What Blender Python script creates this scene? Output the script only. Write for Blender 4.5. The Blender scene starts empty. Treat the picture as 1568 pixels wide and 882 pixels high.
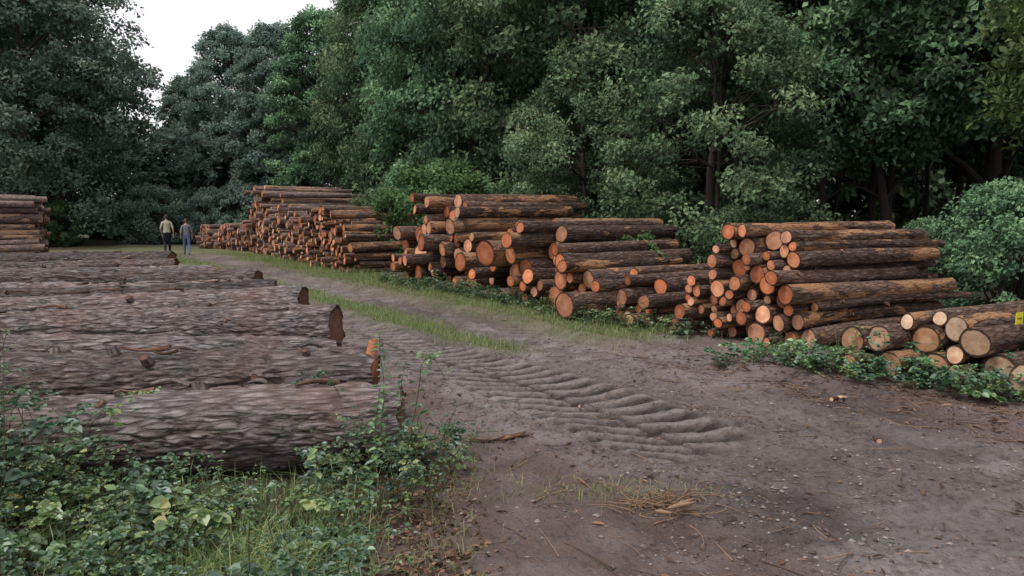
import bpy, math, random, heapq
import numpy as np
from mathutils import Vector
rs = np.random.RandomState
scene = bpy.context.scene
PI = math.pi

# ------------------------------------------------------------ noise
_T = rs(7).rand(4096*4).astype(np.float64)
def _h(i,j,k):
    n = (i*73856093) ^ (j*19349663) ^ (k*83492791)
    n = (n ^ (n>>13))*1274126177
    return _T[(n ^ (n>>16)) & 16383]
def vnoise(x,y,z):
    x,y,z = np.broadcast_arrays(np.asarray(x,float),np.asarray(y,float),np.asarray(z,float))
    xi=np.floor(x).astype(np.int64); yi=np.floor(y).astype(np.int64); zi=np.floor(z).astype(np.int64)
    fx=x-xi; fy=y-yi; fz=z-zi
    fx=fx*fx*(3-2*fx); fy=fy*fy*(3-2*fy); fz=fz*fz*(3-2*fz)
    def L(a,b,t): return a+(b-a)*t
    c00=L(_h(xi,yi,zi),_h(xi+1,yi,zi),fx); c10=L(_h(xi,yi+1,zi),_h(xi+1,yi+1,zi),fx)
    c01=L(_h(xi,yi,zi+1),_h(xi+1,yi,zi+1),fx); c11=L(_h(xi,yi+1,zi+1),_h(xi+1,yi+1,zi+1),fx)
    return L(L(c00,c10,fy),L(c01,c11,fy),fz)
def fbm(x,y,z=0.0,o=3):
    s=0;a=.5;t=0
    for i in range(o):
        s=s+a*vnoise(np.asarray(x)*2**i+17.3*i,np.asarray(y)*2**i+5.1*i,np.asarray(z)*2.0**i+i*3.7); t+=a; a*=.5
    return s/t
def sstep(a,b,x):
    t=np.clip((x-a)/(b-a),0,1); return t*t*(3-2*t)

# ------------------------------------------------------------ mesh accumulation
class Acc:
    def __init__(s): s.v=[];s.f=[];s.m=[];s.a={};s.n=0
    def add(s,v,faces,mat,**attrs):
        v=np.asarray(v,float).reshape(-1,3)
        for f,mi in zip(faces,mat):
            f=np.asarray(f,np.int64)
            s.f.append(f+s.n); s.m.append(mi)
        s.v.append(v); s.n+=len(v)
        for k,val in attrs.items(): s.a.setdefault(k,[]).append(np.asarray(val,np.float32).reshape(len(v),-1))
    def mesh(s,name,mats,smooth=True):
        me=bpy.data.meshes.new(name)
        V=np.concatenate(s.v); me.vertices.add(len(V)); me.vertices.foreach_set('co',V.astype(np.float32).ravel())
        li=np.concatenate([f.ravel() for f in s.f])
        tot=np.concatenate([np.full(len(f),f.shape[1]) for f in s.f])
        mi=np.concatenate([np.full(len(f),m) for f,m in zip(s.f,s.m)])
        st=np.concatenate([[0],np.cumsum(tot)[:-1]])
        me.loops.add(len(li)); me.loops.foreach_set('vertex_index',li.astype(np.int32))
        me.polygons.add(len(tot)); me.polygons.foreach_set('loop_start',st.astype(np.int32))
        try: me.polygons.foreach_set('loop_total',tot.astype(np.int32))
        except Exception: pass
        me.polygons.foreach_set('material_index',mi.astype(np.int32))
        me.polygons.foreach_set('use_smooth',np.full(len(tot),smooth))
        for m in mats: me.materials.append(m)
        for k,l in s.a.items():
            d=np.concatenate(l)
            if d.shape[1]==1:
                at=me.attributes.new(k,'FLOAT','POINT'); at.data.foreach_set('value',d.ravel())
            elif d.shape[1]==3:
                at=me.attributes.new(k,'FLOAT_VECTOR','POINT'); at.data.foreach_set('vector',d.ravel())
            else:
                at=me.attributes.new(k,'FLOAT_COLOR','POINT'); at.data.foreach_set('color',d.ravel())
        me.update(calc_edges=True)
        return me
def obj(name,me,loc=(0,0,0),rot=(0,0,0),sc=(1,1,1),parent=None):
    o=bpy.data.objects.new(name,me); scene.collection.objects.link(o)
    o.location=loc;o.rotation_euler=rot;o.scale=sc
    if parent: o.parent=parent
    return o

# ------------------------------------------------------------ material helpers
class M:
    def __init__(s,name):
        s.mat=bpy.data.materials.new(name); s.mat.use_nodes=True
        s.t=s.mat.node_tree; s.t.nodes.clear()
        s.out=s.t.nodes.new('ShaderNodeOutputMaterial')
    def n(s,typ,ins={},**props):
        nd=s.t.nodes.new(typ)
        for k,v in props.items(): setattr(nd,k,v)
        for k,v in ins.items():
            if isinstance(v,bpy.types.NodeSocket): s.t.links.new(v,nd.inputs[k])
            else: nd.inputs[k].default_value=v
        return nd
    def attr(s,name,out='Vector'): return s.n('ShaderNodeAttribute',attribute_name=name).outputs[out]
    def noise(s,vec,scale,detail=5,rough=.6,dist=0):
        return s.n('ShaderNodeTexNoise',{'Vector':vec,'Scale':scale,'Detail':detail,'Roughness':rough,'Distortion':dist}).outputs['Fac']
    def ramp(s,fac,stops):
        nd=s.n('ShaderNodeValToRGB',{'Fac':fac}); cr=nd.color_ramp
        while len(cr.elements)<len(stops): cr.elements.new(.5)
        for e,(p,c) in zip(cr.elements,stops):
            e.position=p; e.color=(c if isinstance(c,tuple) else (c,c,c))+((1,) if not isinstance(c,tuple) or len(c)==3 else ())
        return nd.outputs['Color']
    def mix(s,f,a,b,bt='MIX'):
        nd=s.t.nodes.new('ShaderNodeMix'); nd.data_type='RGBA'; nd.blend_type=bt
        for i,v in ((0,f),(6,a),(7,b)):
            if isinstance(v,bpy.types.NodeSocket): s.t.links.new(v,nd.inputs[i])
            else: nd.inputs[i].default_value= v if i==0 else (tuple(v)+(1,))[:4]
        return nd.outputs[2]
    def math(s,op,a,b=0.0,clamp=False):
        nd=s.n('ShaderNodeMath',operation=op); nd.use_clamp=clamp
        for i,v in ((0,a),(1,b)):
            if isinstance(v,bpy.types.NodeSocket): s.t.links.new(v,nd.inputs[i])
            else: nd.inputs[i].default_value=v
        return nd.outputs[0]
    def mapp(s,vec,sc): return s.n('ShaderNodeMapping',{'Vector':vec,'Scale':sc}).outputs[0]
    def bump(s,h,dist,strength=1.0): return s.n('ShaderNodeBump',{'Height':h,'Distance':dist,'Strength':strength}).outputs[0]
    def pbr(s,col,rough=.9,normal=None,spec=.2):
        ins={'Base Color':col,'Roughness':rough,'Specular IOR Level':spec}
        if normal is not None: ins['Normal']=normal
        b=s.n('ShaderNodeBsdfPrincipled',ins); s.t.links.new(b.outputs[0],s.out.inputs[0]); return s.mat

def bark_mat(name,dark,mid,hi,peel,peel_lo,furrow=1.0,vs=18.0,el=.3,rust=.5):
    m=M(name); lc=m.attr('lc'); lr=m.attr('lr'); cv=m.attr('cv','Fac')
    sep=m.n('ShaderNodeSeparateXYZ',{'Vector':lr}); rnd=sep.outputs[0]
    v1=m.mapp(lc,(1,1,.4)); v2=m.mapp(lc,(1,1,.3))
    n1=m.noise(v1,15,7,.7); n2=m.noise(v2,42,5,.65,.4); n3=m.noise(lc,2.2,4,.6)
    vo=m.n('ShaderNodeTexVoronoi',{'Vector':m.mapp(lc,(1,1,el)),'Scale':vs},feature='DISTANCE_TO_EDGE').outputs['Distance']
    fur=m.ramp(m.math('ADD',vo,m.math('MULTIPLY',m.math('SUBTRACT',n2,.5),.15)),[(.02,0.0),(.22,1.0)])
    c=m.ramp(n1,[(.28,dark),(.5,mid),(.72,hi)])
    c=m.mix(m.math('MULTIPLY',m.math('SUBTRACT',1.0,fur),.7*furrow),c,tuple(x*.3 for x in dark))
    c=m.mix(m.math('MULTIPLY',cv,.8),c,tuple(x*.25 for x in dark))
    c=m.mix(m.ramp(n3,[(.38,.0),(.65,rust)]),c,m.mix(.5,c,(.22,.11,.07)))
    c=m.mix(m.ramp(m.noise(lc,5.5,4,.6),[(.60,.0),(.74,.35)]),c,(.07,.085,.035))
    wn=m.n('ShaderNodeTexWhiteNoise',{'W':m.math('MULTIPLY',rnd,53.1)},noise_dimensions='1D').outputs[0]
    tint=m.math('MULTIPLY_ADD',wn,.95); tint.node.inputs[2].default_value=.55
    cc=m.n('ShaderNodeCombineXYZ',{'X':tint,'Y':tint,'Z':tint}).outputs[0]
    c=m.mix(1.0,c,cc,'MULTIPLY')
    pn=m.noise(m.mapp(lc,(1,1,.28)),5.0,6,.65,.6)
    pa=m.math('ADD',pn,m.math('MULTIPLY',m.math('SUBTRACT',rnd,.5),.20))
    pm=m.ramp(pa,[(peel_lo,0.0),(peel_lo+.03,1.0)])
    pc=m.mix(n2,peel,tuple(x*.40 for x in peel))
    c=m.mix(m.math('MULTIPLY',pm,.9),c,pc)
    h=m.math('ADD',m.math('MULTIPLY',fur,.8*furrow),n2); h=m.math('ADD',h,n1)
    h=m.math('SUBTRACT',h,m.math('MULTIPLY',pm,.6))
    return m.pbr(c,.92,m.bump(h,.03,1.0),.15)

def cap_mat(name,orange,pale,dk=1.0):
    m=M(name); lc=m.attr('lc'); lr=m.attr('lr')
    sep=m.n('ShaderNodeSeparateXYZ',{'Vector':lr}); rnd,tone,rad=sep.outputs
    s2=m.n('ShaderNodeSeparateXYZ',{'Vector':lc})
    xy=m.n('ShaderNodeCombineXYZ',{'X':s2.outputs[0],'Y':s2.outputs[1],'Z':m.math('MULTIPLY',rnd,40)}).outputs[0]
    flat=m.n('ShaderNodeCombineXYZ',{'X':s2.outputs[0],'Y':s2.outputs[1]}).outputs[0]
    ln=m.n('ShaderNodeVectorMath',{0:flat},operation='LENGTH').outputs['Value']
    nz=m.noise(xy,8,3,.5); nf=m.noise(xy,45,6,.7); nb=m.noise(xy,6,5,.65)
    d=m.math('ADD',ln,m.math('MULTIPLY',nz,.03))
    ring=m.math('SINE',m.math('MULTIPLY',d,520)); ring=m.math('MULTIPLY_ADD',ring,.5); ring.node.inputs[2].default_value=.5
    base=m.mix(tone,orange,pale)
    rel=m.math('DIVIDE',ln,rad)
    rw=m.math('ADD',rel,m.math('MULTIPLY',m.math('SUBTRACT',nz,.5),.3))
    heart=m.ramp(rw,[(.2,1.0),(.5,.0)])
    c=m.mix(m.math('MULTIPLY',heart,.3),base,tuple(min(1,x*1.15+.03) for x in pale))
    c=m.mix(m.math('MULTIPLY',ring,.28),c,tuple(x*.5 for x in orange))
    c=m.mix(m.ramp(nb,[(.42,0.0),(.7,.75)]),c,tuple(x*.42 for x in orange))
    c=m.mix(m.math('MULTIPLY',nf,.35),c,tuple(x*.4 for x in orange))
    tint=m.math('MULTIPLY_ADD',m.n('ShaderNodeTexWhiteNoise',{'W':m.math('MULTIPLY',rnd,91.7)},noise_dimensions='1D').outputs[0],.85*dk); tint.node.inputs[2].default_value=.45*dk
    cc=m.n('ShaderNodeCombineXYZ',{'X':tint,'Y':tint,'Z':tint}).outputs[0]
    c=m.mix(1.0,c,cc,'MULTIPLY')
    ang=m.math('ARCTAN2',s2.outputs[1],s2.outputs[0])
    cn=m.n('ShaderNodeTexNoise',{'W':m.math('ADD',m.math('MULTIPLY',ang,2.2),m.math('MULTIPLY',rnd,60)),'Scale':2.6,'Detail':3.0},noise_dimensions='1D').outputs['Fac']
    ck=m.ramp(m.math('ABSOLUTE',m.math('SUBTRACT',cn,.5)),[(0,1.0),(.012,.0)])
    ck=m.math('MULTIPLY',ck,m.ramp(rel,[(.1,0.0),(.5,.7),(.9,.0)]))
    c=m.mix(ck,c,(.05,.02,.012))
    c=m.mix(m.ramp(rw,[(.82,0.0),(.90,1.0)]),c,(.045,.025,.018))
    return m.pbr(c,.85,m.bump(m.math('ADD',nf,m.math('MULTIPLY',ring,.3)),.006,.7),.2)

def leaf_mat(name,stops,trans=.28,hue=.0,gloss=.04):
    m=M(name); lv=m.attr('lv','Fac')
    rnd=m.n('ShaderNodeObjectInfo').outputs['Random']
    c=m.ramp(lv,stops)
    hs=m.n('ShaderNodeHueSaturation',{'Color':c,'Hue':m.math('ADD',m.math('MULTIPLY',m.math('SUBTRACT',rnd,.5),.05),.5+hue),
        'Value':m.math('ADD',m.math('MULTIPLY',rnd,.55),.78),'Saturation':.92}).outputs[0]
    d=m.n('ShaderNodeBsdfDiffuse',{'Color':hs}); t=m.n('ShaderNodeBsdfTranslucent',{'Color':hs})
    a=m.n('ShaderNodeMixShader',{0:trans,1:d.outputs[0],2:t.outputs[0]})
    if gloss>0:
        g=m.n('ShaderNodeBsdfGlossy',{'Color':(.8,.85,.9,1),'Roughness':.45})
        a=m.n('ShaderNodeMixShader',{0:gloss,1:a.outputs[0],2:g.outputs[0]})
    m.t.links.new(a.outputs[0],m.out.inputs[0]); return m.mat
def flat_mat(name,col,rough=.85,var=.3,scale=20):
    m=M(name); co=m.n('ShaderNodeTexCoord').outputs['Object']
    c=m.mix(m.math('MULTIPLY',m.noise(co,scale,4),var*2,True),col,tuple(x*.45 for x in col))
    return m.pbr(c,rough,None,.25)

BARK_GREY=bark_mat('bark_grey',(.060,.052,.052),(.18,.158,.157),(.37,.325,.315),(.40,.26,.17),.665,.8,20.0,.22,.6)
BARK_RED=bark_mat('bark_red',(.050,.034,.029),(.165,.115,.095),(.35,.27,.225),(.58,.31,.16),.565,.8)
BARK_PINK=bark_mat('bark_pink',(.07,.052,.048),(.23,.175,.16),(.42,.34,.30),(.55,.35,.22),.57,.6)
CAP_OR=cap_mat('sawn_wood_orange',(.70,.215,.090),(.86,.50,.31))
CAP_DARK=cap_mat('sawn_wood_weathered',(.30,.14,.09),(.32,.21,.14),.6)
CAP_PALE=cap_mat('sawn_wood_pale',(.64,.33,.18),(.84,.62,.42))
TREEBARK=flat_mat('tree_bark',(.065,.054,.046),.95,.4,9)
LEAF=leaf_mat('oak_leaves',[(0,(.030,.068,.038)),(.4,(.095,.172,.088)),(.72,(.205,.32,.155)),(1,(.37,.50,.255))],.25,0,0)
LEAF_HAZE=leaf_mat('hazy_far_leaves',[(0,(.055,.092,.080)),(.45,(.140,.215,.172)),(1,(.31,.41,.31))],.25,0,0)  # distance haze painted into the leaf colour, bluer and paler
LEAF_BR=leaf_mat('bush_leaves',[(0,(.025,.055,.020)),(.5,(.085,.17,.06)),(1,(.20,.33,.12))],.25,0,0)
LEAF_YEL=leaf_mat('edge_leaves',[(0,(.04,.070,.022)),(.5,(.13,.20,.07)),(1,(.28,.36,.15))],.25,0,0)
LEAF_WEED=leaf_mat('bramble_leaves',[(0,(.018,.045,.024)),(.35,(.045,.11,.045)),(.62,(.10,.20,.062)),(.86,(.24,.34,.10)),(1,(.45,.42,.13))],.3,0,.07)
GRASS=leaf_mat('grass_blades',[(0,(.07,.085,.03)),(.4,(.12,.18,.050)),(.8,(.22,.27,.10)),(1,(.42,.37,.19))],.25,0,0)
DRY=leaf_mat('dry_litter',[(0,(.05,.03,.02)),(.4,(.13,.08,.05)),(.75,(.25,.14,.085)),(1,(.42,.28,.17))],.08,0,0)
TWIG=flat_mat('dead_twig',(.30,.19,.12),.9,.4,30)
STEM=flat_mat('weed_stem',(.09,.08,.035),.9,.4,30)

# ------------------------------------------------------------ ground
LX,LY=.831,.556
def lat(x,y): return LX*x+LY*(y-9.43)-.04        # metres right of the grassy centre strip
def alo(x,y): return -LY*x+LX*y
def ground_h(x,y,fine=True):
    w=lat(x,y); s=alo(x,y)
    h=.10*(fbm(x*.35,y*.35,1.,2)-.5)+.05*(fbm(x*1.6,y*1.6,2.,2)-.5)
    wob=.25*(fbm(s*.3,0*s,9.)-.5)
    for c,wd,dp in ((-1.05,.50,.05),(1.25,.38,.06)):
        q=(w-c-wob)/wd; h=h-dp*np.exp(-q*q*q*q)+.035*np.exp(-((np.abs(q)-1.35)/.3)**2)
    if fine:
        tr,env=tread(x,y)
        n=fbm(x*7,y*7,3.,3)-.5
        k=1-.9*env
        h=h+k*(.044*n+.026*(vnoise(x*24,y*24,5.)-.5))+.006*(vnoise(x*40,y*40,6.)-.5)
        h=h+tr*.075
    return h
def tread(x,y):
    w=lat(x,y); s=alo(x,y)
    q=w+1.0+.08*np.sin(s*.9)
    def pat(q,off,sl,p):
        a=(s+off+sl*q+.02*np.sin(s*5)+.03*(fbm(x*1.5,y*1.5,8.,2)-.5)*2)/p
        ph=a-np.floor(a)
        return sstep(.0,.22,ph)*(1-sstep(.55,.66,ph))
    b1=pat(q,0,.95,.27); b2=pat(q,.13,.75,.27)
    bar=np.where(q<-.0,b1,b2)
    groove=1-.8*np.exp(-((q)/.025)**2)
    env1=(1-sstep(.50,.56,np.abs(q)))*sstep(3.6,3.9,s)*(1-sstep(9.8,12.2,s))
    q2=w-1.25
    env2=(1-sstep(.2,.34,np.abs(q2)))*sstep(8,9,s)*(1-sstep(12,15,s))*.4
    env=np.maximum(env1,env2)*(.7+.3*sstep(.25,.5,fbm(x*1.4,y*1.4,6.,2)))
    return (bar*groove-.5)*env,env
ST=.026
xs_c=np.arange(-3.4,6.0,ST)
def tailp(x,g,n_lim):
    d=ST;r=[]
    while x<n_lim: d*=g;x+=d;r.append(x)
    return r
def tailn(x,g,n_lim):
    d=ST;r=[]
    while x>n_lim: d*=g;x-=d;r.append(x)
    return r[::-1]
xs=np.array(tailn(xs_c[0],1.04,-350)+list(xs_c)+tailp(xs_c[-1],1.04,350))
ys_c=np.arange(3.1,10.4,ST)
ys=np.array(tailn(ys_c[0],1.08,-60)+list(ys_c)+tailp(ys_c[-1],1.022,450))
GX,GY=np.meshgrid(xs,ys)
GZ=ground_h(GX,GY)
W=lat(GX,GY); S=alo(GX,GY)
n1=fbm(GX*.9,GY*.9,11.,3); n2=fbm(GX*3.5,GY*3.5,12.,3); n3=fbm(GX*.25,GY*.25,13.,2)
def grass_mask(x,y):
    w=lat(x,y); s=alo(x,y)
    n=fbm(x*1.3,y*1.3,21.,3); nn=fbm(x*5,y*5,22.,2)
    g=np.exp(-((w-.02-.35*(n-.5))/(.26+.014*s*.5))**2)*sstep(7.2,8.2,s)*1.45
    g=np.maximum(g,np.exp(-((w-2.4-.03*(s-8))/.78)**2)*sstep(6.8,8.5,s)*1.25)
    g=np.maximum(g,np.exp(-((w+.9)/.3)**2)*sstep(14,17,s)*.45)
    g=np.maximum(g,sstep(34,38,s)*.6)
    return np.clip(g*(.35+1.3*n)*(.6+.8*nn)*1.15,0,1)
G=grass_mask(GX,GY)
dry_lit=np.clip(sstep(.2,1.6,W+.8*(n1-.5))*(1-sstep(7,10,S))*sstep(.35,.6,n1)*.9+ .6*sstep(.48,.66,n2)*sstep(.4,.6,n3+.1),0,1)
dry_lit=np.maximum(dry_lit,np.exp(-((GX-2.3)/.9)**2-((GY-3.2)/1.0)**2)*1.2*sstep(.25,.55,n1))
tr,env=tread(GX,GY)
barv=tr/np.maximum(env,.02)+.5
tread_shade=env*np.clip((.88-barv)*2.2,0,1)  # shade painted on the camera-facing lug flanks and the grooves
dark=np.clip(tread_shade*1.1+(1-env)*(.30*np.exp(-((W+1.0)/.8)**4)*sstep(.35,.6,n1)*(S<13)+.5*sstep(.52,.68,fbm(GX*.7,GY*.7,41.,3))),0,1)
dry_lit=np.maximum(dry_lit,.45*env*sstep(.85,.98,barv))  # lug tops painted paler, as if lit, against the shaded flanks
deb=np.clip(np.exp(-((W-2.6)/1.2)**2)*sstep(.25,.55,n1)+np.exp(-((W-1.75)/.55)**2)*(S<8)*sstep(.3,.5,n1)+sstep(3.2,3.9,W)*.8+sstep(-1.7,-2.3,W)*.9,0,1)
forest_gaps=np.maximum(sstep(7.0,9.5,W),.75*sstep(-.55,-.95,GX+.5*(n1-.5))*(1-sstep(4.9,5.3,GY)))  # forest floor, plus shady gaps under the corner weeds painted into the ground
col=np.stack([G,np.clip(dry_lit,0,1),dark,np.ones_like(G)],-1).reshape(-1,4)
col2=np.stack([deb,forest_gaps,n1,np.ones_like(G)],-1).reshape(-1,4)
ny,nx=GX.shape
idx=np.arange(ny*nx).reshape(ny,nx)
F=np.stack([idx[:-1,:-1],idx[:-1,1:],idx[1:,1:],idx[1:,:-1]],-1).reshape(-1,4)
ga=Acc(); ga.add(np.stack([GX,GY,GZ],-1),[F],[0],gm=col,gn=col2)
m=M('muddy_ground'); P=m.n('ShaderNodeNewGeometry').outputs['Position']
gm=m.n('ShaderNodeSeparateColor',{'Color':m.attr('gm','Color')}).outputs
gn=m.n('ShaderNodeSeparateColor',{'Color':m.attr('gn','Color')}).outputs
nA=m.noise(P,2.2,8,.65); nB=m.noise(P,14,8,.7); nC=m.noise(P,70,4,.7)
c=m.ramp(nA,[(.3,(.098,.076,.072)),(.55,(.180,.143,.137)),(.75,(.26,.213,.204))])
c=m.mix(m.ramp(nB,[(.38,0.0),(.7,.8)]),c,(.28,.232,.223))
c=m.mix(m.ramp(nB,[(.3,.85),(.47,0.0)]),c,(.062,.046,.042))
c=m.mix(m.ramp(nC,[(.25,.6),(.45,0.0)]),c,(.055,.041,.037))
dr=m.math('MULTIPLY',gm[1],m.ramp(nB,[(.3,.2),(.62,.9)]))
c=m.mix(dr,c,(.40,.355,.35))
c=m.mix(m.math('MULTIPLY',gm[2],.88),c,m.mix(nB,(.022,.016,.015),(.055,.042,.040)))  # dark soil, and the shade painted into the tyre tread
db=m.math('MULTIPLY',gn[0],m.ramp(nB,[(.4,.15),(.65,.9)]))
c=m.mix(db,c,(.145,.082,.057))
sp=m.ramp(m.noise(P,38,5,.75),[(.64,0.0),(.70,.7)])
c=m.mix(m.math('MULTIPLY',sp,m.math('SUBTRACT',1.0,gm[2])),c,(.36,.29,.25))
gg=m.math('MULTIPLY',gm[0],m.ramp(nB,[(.3,.5),(.6,1.0)]))
c=m.mix(gg,c,m.mix(nC,(.085,.105,.035),(.19,.20,.075)))
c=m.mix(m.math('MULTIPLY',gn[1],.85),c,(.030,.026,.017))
vo=m.n('ShaderNodeTexVoronoi',{'Vector':P,'Scale':30.0}).outputs['Distance']
h=m.math('ADD',m.math('MULTIPLY',nB,1.9),m.math('MULTIPLY',nC,.9)); h=m.math('SUBTRACT',h,m.math('MULTIPLY',vo,.5))
GMAT=m.pbr(c,.92,m.bump(h,.034,1.0),.2)
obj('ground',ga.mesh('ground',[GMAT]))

# ------------------------------------------------------------ logs
def frame(a):
    a=np.array(a,float); a/=np.linalg.norm(a)
    up=np.array([0,0,1.]) if abs(a[2])<.9 else np.array([1.,0,0])
    e1=np.cross(up,a); e1/=np.linalg.norm(e1); e2=np.cross(a,e1)
    return a,e1,e2
def log_geo(acc,base,axis,r0,r1,L,nseg=18,nlen=10,rnd=.5,tone=.0,bend=.03,bark=.010,capm=1,cut=.06,R=None,furrow=False,barkm=0,rag=0.0):
    R=R or random
    a,e1,e2=frame(axis); base=np.array(base,float)
    t=np.linspace(0,1,nlen+1)[:,None]; th=(np.arange(nseg)/nseg*2*PI)[None,:]
    rr=r0+(r1-r0)*t+0*th
    cx,cy=np.cos(th)+0*t,np.sin(th)+0*t
    o=rnd*97.3
    low=fbm(cx*.9+o,cy*.9,t*L*.8+o,2)-.5
    rr=rr*(1+.22*low)
    if furrow:
        wx=.25*(fbm(cx*3+o,cy*3,t*L*2,2)-.5)
        q=fbm((cx+wx)*r0*26+o,(cy+wx)*r0*26,t*L*4.5+o,2); q2=vnoise(cx*r0*60+o,cy*r0*60,t*L*22)
        rid=np.clip(np.abs(q-.5)*7.5,0,1)**.6
        lm=fbm(cx*1.5+o,cy*1.5,t*L*3+o,2)-.5
        miss=sstep(.60,.64,fbm(cx*1.2+o,cy*1.2,t*L*1.1+o*2,3))
        rr=rr+(1-.8*miss)*(bark*(rid-.6)+bark*.4*(q2-.5))+.04*lm-.022*miss
        cvv=np.clip((1-rid)*1.2-.35+.35*(q2-.5),0,1)*(1-miss)
        rr=rr*(1-.10*np.exp(-(t*L/.06)**2)*R.uniform(.3,1))
    else:
        q=fbm(cx*r0*22+o,cy*r0*22,t*L*5+o,2)-.5
        rr=rr+bark*q*2; cvv=np.clip(-q*3,0,1)
    ba=R.uniform(0,2*PI); bx=math.cos(ba)*bend; by=math.sin(ba)*bend
    ox=np.sin(t*PI)*bx+ .3*bend*(fbm(t*L*1.3+o,3.,0.,2)-.5)*2; oy=np.sin(t*PI)*by
    ct,cs=R.uniform(-cut,cut),R.uniform(-cut,cut)
    X=rr*cx; Y=rr*cy
    shift=(X*ct*3+Y*cs*3+rag*(vnoise(cx*2.5+o,cy*2.5,o)-.5))*(1-t)**8
    z=t*L+shift
    V=base+ (X+ox)[...,None]*e1+(Y+oy)[...,None]*e2+z[...,None]*a
    lc=np.stack([X,Y,t*L+0*th+rnd*50],-1)
    nb=len(V.reshape(-1,3))
    i=np.arange(nlen)[:,None]; j=np.arange(nseg)[None,:]; j2=(j+1)%nseg
    Q=np.stack([i*nseg+j,i*nseg+j2,(i+1)*nseg+j2,(i+1)*nseg+j],-1).reshape(-1,4)
    allV=np.concatenate([V.reshape(-1,3),V[0],V[-1]]); 
    lcA=np.concatenate([lc.reshape(-1,3),lc[0],lc[-1]])
    cap0=(nb+np.arange(nseg))[::-1][None,:]; cap1=(nb+nseg+np.arange(nseg))[None,:]
    lr=np.tile([rnd,tone,max(r0,.01)],(len(allV),1)); lr[nb+nseg:,2]=r1
    acc.add(allV,[Q,cap0,cap1],[barkm,capm,capm],lc=lcA,lr=lr,cv=np.concatenate([cvv.ravel(),np.zeros(2*nseg)]))
def stub(acc,base,axis,r0,r1,L,tt,ang,sr,sl,rnd,tone):
    a,e1,e2=frame(axis); d=e1*math.cos(ang)+e2*math.sin(ang); r=r0+(r1-r0)*tt
    p=np.array(base)+a*L*tt+d*(r+sl)
    log_geo(acc,p,-(d+a*.25),sr,sr*1.3,sl+.05,12,3,rnd,tone,0,.004)

def pack(Lw,prof,rmin,rmax,seed,skew=1.6):
    R=random.Random(seed); C=[]; heap=[]
    pr=lambda u: float(np.interp(u,[p[0] for p in prof],[p[1] for p in prof]))
    def rad(): return rmin+(rmax-rmin)*R.random()**skew
    u=0; 
    while True:
        r=rad()
        if u+r*2>Lw: break
        C.append((u+r,r,r)); u+=2*r+R.uniform(0,.02)
    def cands(k):
        x1,y1,r1=C[k]
        for _ in range(2):
            r=rad(); an=math.radians(R.uniform(55,125)); x=x1+(r1+r)*math.cos(an); y=y1+(r1+r)*math.sin(an)
            heapq.heappush(heap,(y+.22+rmax*.5,y,x,r))
        for i,(x2,y2,r2) in enumerate(C):
            if i==k: continue
            r=rad(); d=math.hypot(x2-x1,y2-y1)
            if d>r1+r2+2*r or d<1e-6: continue
            A=r1+r;B=r2+r; q=(A*A-B*B+d*d)/(2*d); hh=A*A-q*q
            if hh<0: continue
            hh=math.sqrt(hh); ex,ey=(x2-x1)/d,(y2-y1)/d
            for sg in (1,-1):
                x=x1+ex*q-ey*hh*sg; y=y1+ey*q+ex*hh*sg
                if y>min(y1,y2) and min(x1,x2)<=x<=max(x1,x2): heapq.heappush(heap,(y,y,x,r))
    for k in range(len(C)): cands(k)
    while heap and len(C)<700:
        _,y,x,r=heapq.heappop(heap)
        if x<r*.5 or x>Lw-r*.5 or y+r>pr(x)+.05: continue
        if any((x-a)**2+(y-b)**2<(r+c-.006)**2 for a,b,c in C): continue
        C.append((x,y,r)); cands(len(C)-1)
    return C
def pile(name,A,B,az,L,prof,rmin,rmax,seed,tone,mats,nseg=18,nlen=8,jit=.18,skew=1.6,stubs=0,ljit=.35,bark=.010):
    R=random.Random(seed+100); acc=Acc()
    a=np.array([math.sin(math.radians(az)),math.cos(math.radians(az)),0])
    p=np.array([a[1],-a[0],0])
    AB=np.array([B[0]-A[0],B[1]-A[1],0]); 
    if AB@p<0: p=-p
    Lw=AB@p; sh=(AB@a)/Lw
    C=pack(Lw,[(q*Lw,h) for q,h in prof],rmin,rmax,seed,skew)
    for (u,v,r) in C:
        j=R.uniform(-jit,jit)+(R.uniform(-jit,jit)*1.3 if R.random()<.35 else 0); base=np.array([A[0],A[1],0])+p*u+a*(sh*u+j); base[2]=v+.0
        ax=a+np.array([R.uniform(-.035,.035),R.uniform(-.035,.035),R.uniform(-.012,.012)])
        l=L+R.uniform(-ljit,ljit); r1=r*R.uniform(.72,.97); rn=R.random(); tn=min(1,max(0,tone+R.uniform(-.75,.75)))
        log_geo(acc,base,ax,r*.99,r1,l,nseg,nlen,rn,tn,R.uniform(0,.05),bark,R=R)
        for _ in range(stubs):
            if R.random()<.5: stub(acc,base,ax,r,r1,l,R.uniform(.1,.9),R.uniform(0,2*PI),R.uniform(.015,.03),R.uniform(.01,.05),rn,tn)
    print(name,len(C))
    return obj('log_pile',acc.mesh('log_pile',mats))
RED=[BARK_RED,CAP_OR]; PINK=[BARK_PINK,CAP_OR]; PALE=[BARK_RED,CAP_PALE]
pile('far1',(-17.2,40.5),(-12.6,35.6),58,3.6,[(0,1.25),(1,1.4)],.09,.18,11,.4,PINK,12,5)
pile('tall',(-12.3,35),(-7.6,27.2),58,3.7,[(0,2.7),(.1,3.05),(.5,3.1),(.75,2.3),(1,1.2)],.08,.18,12,.45,PINK,12,6,.25)
pile('third',(-7.5,27),(-4.7,22.3),57,3.9,[(0,1.8),(.25,2.05),(.6,2.0),(.85,1.5),(1,.8)],.06,.15,13,.35,[BARK_RED,CAP_OR],12,6,.25)
pile('mid',(-2.95,20.4),(-.75,17.0),55,3.7,[(0,1.7),(.12,2.2),(.5,2.42),(.7,2.1),(.85,1.35),(1,.9)],.11,.31,14,.35,RED,20,10,.45,1.3,2,bark=.02)
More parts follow.
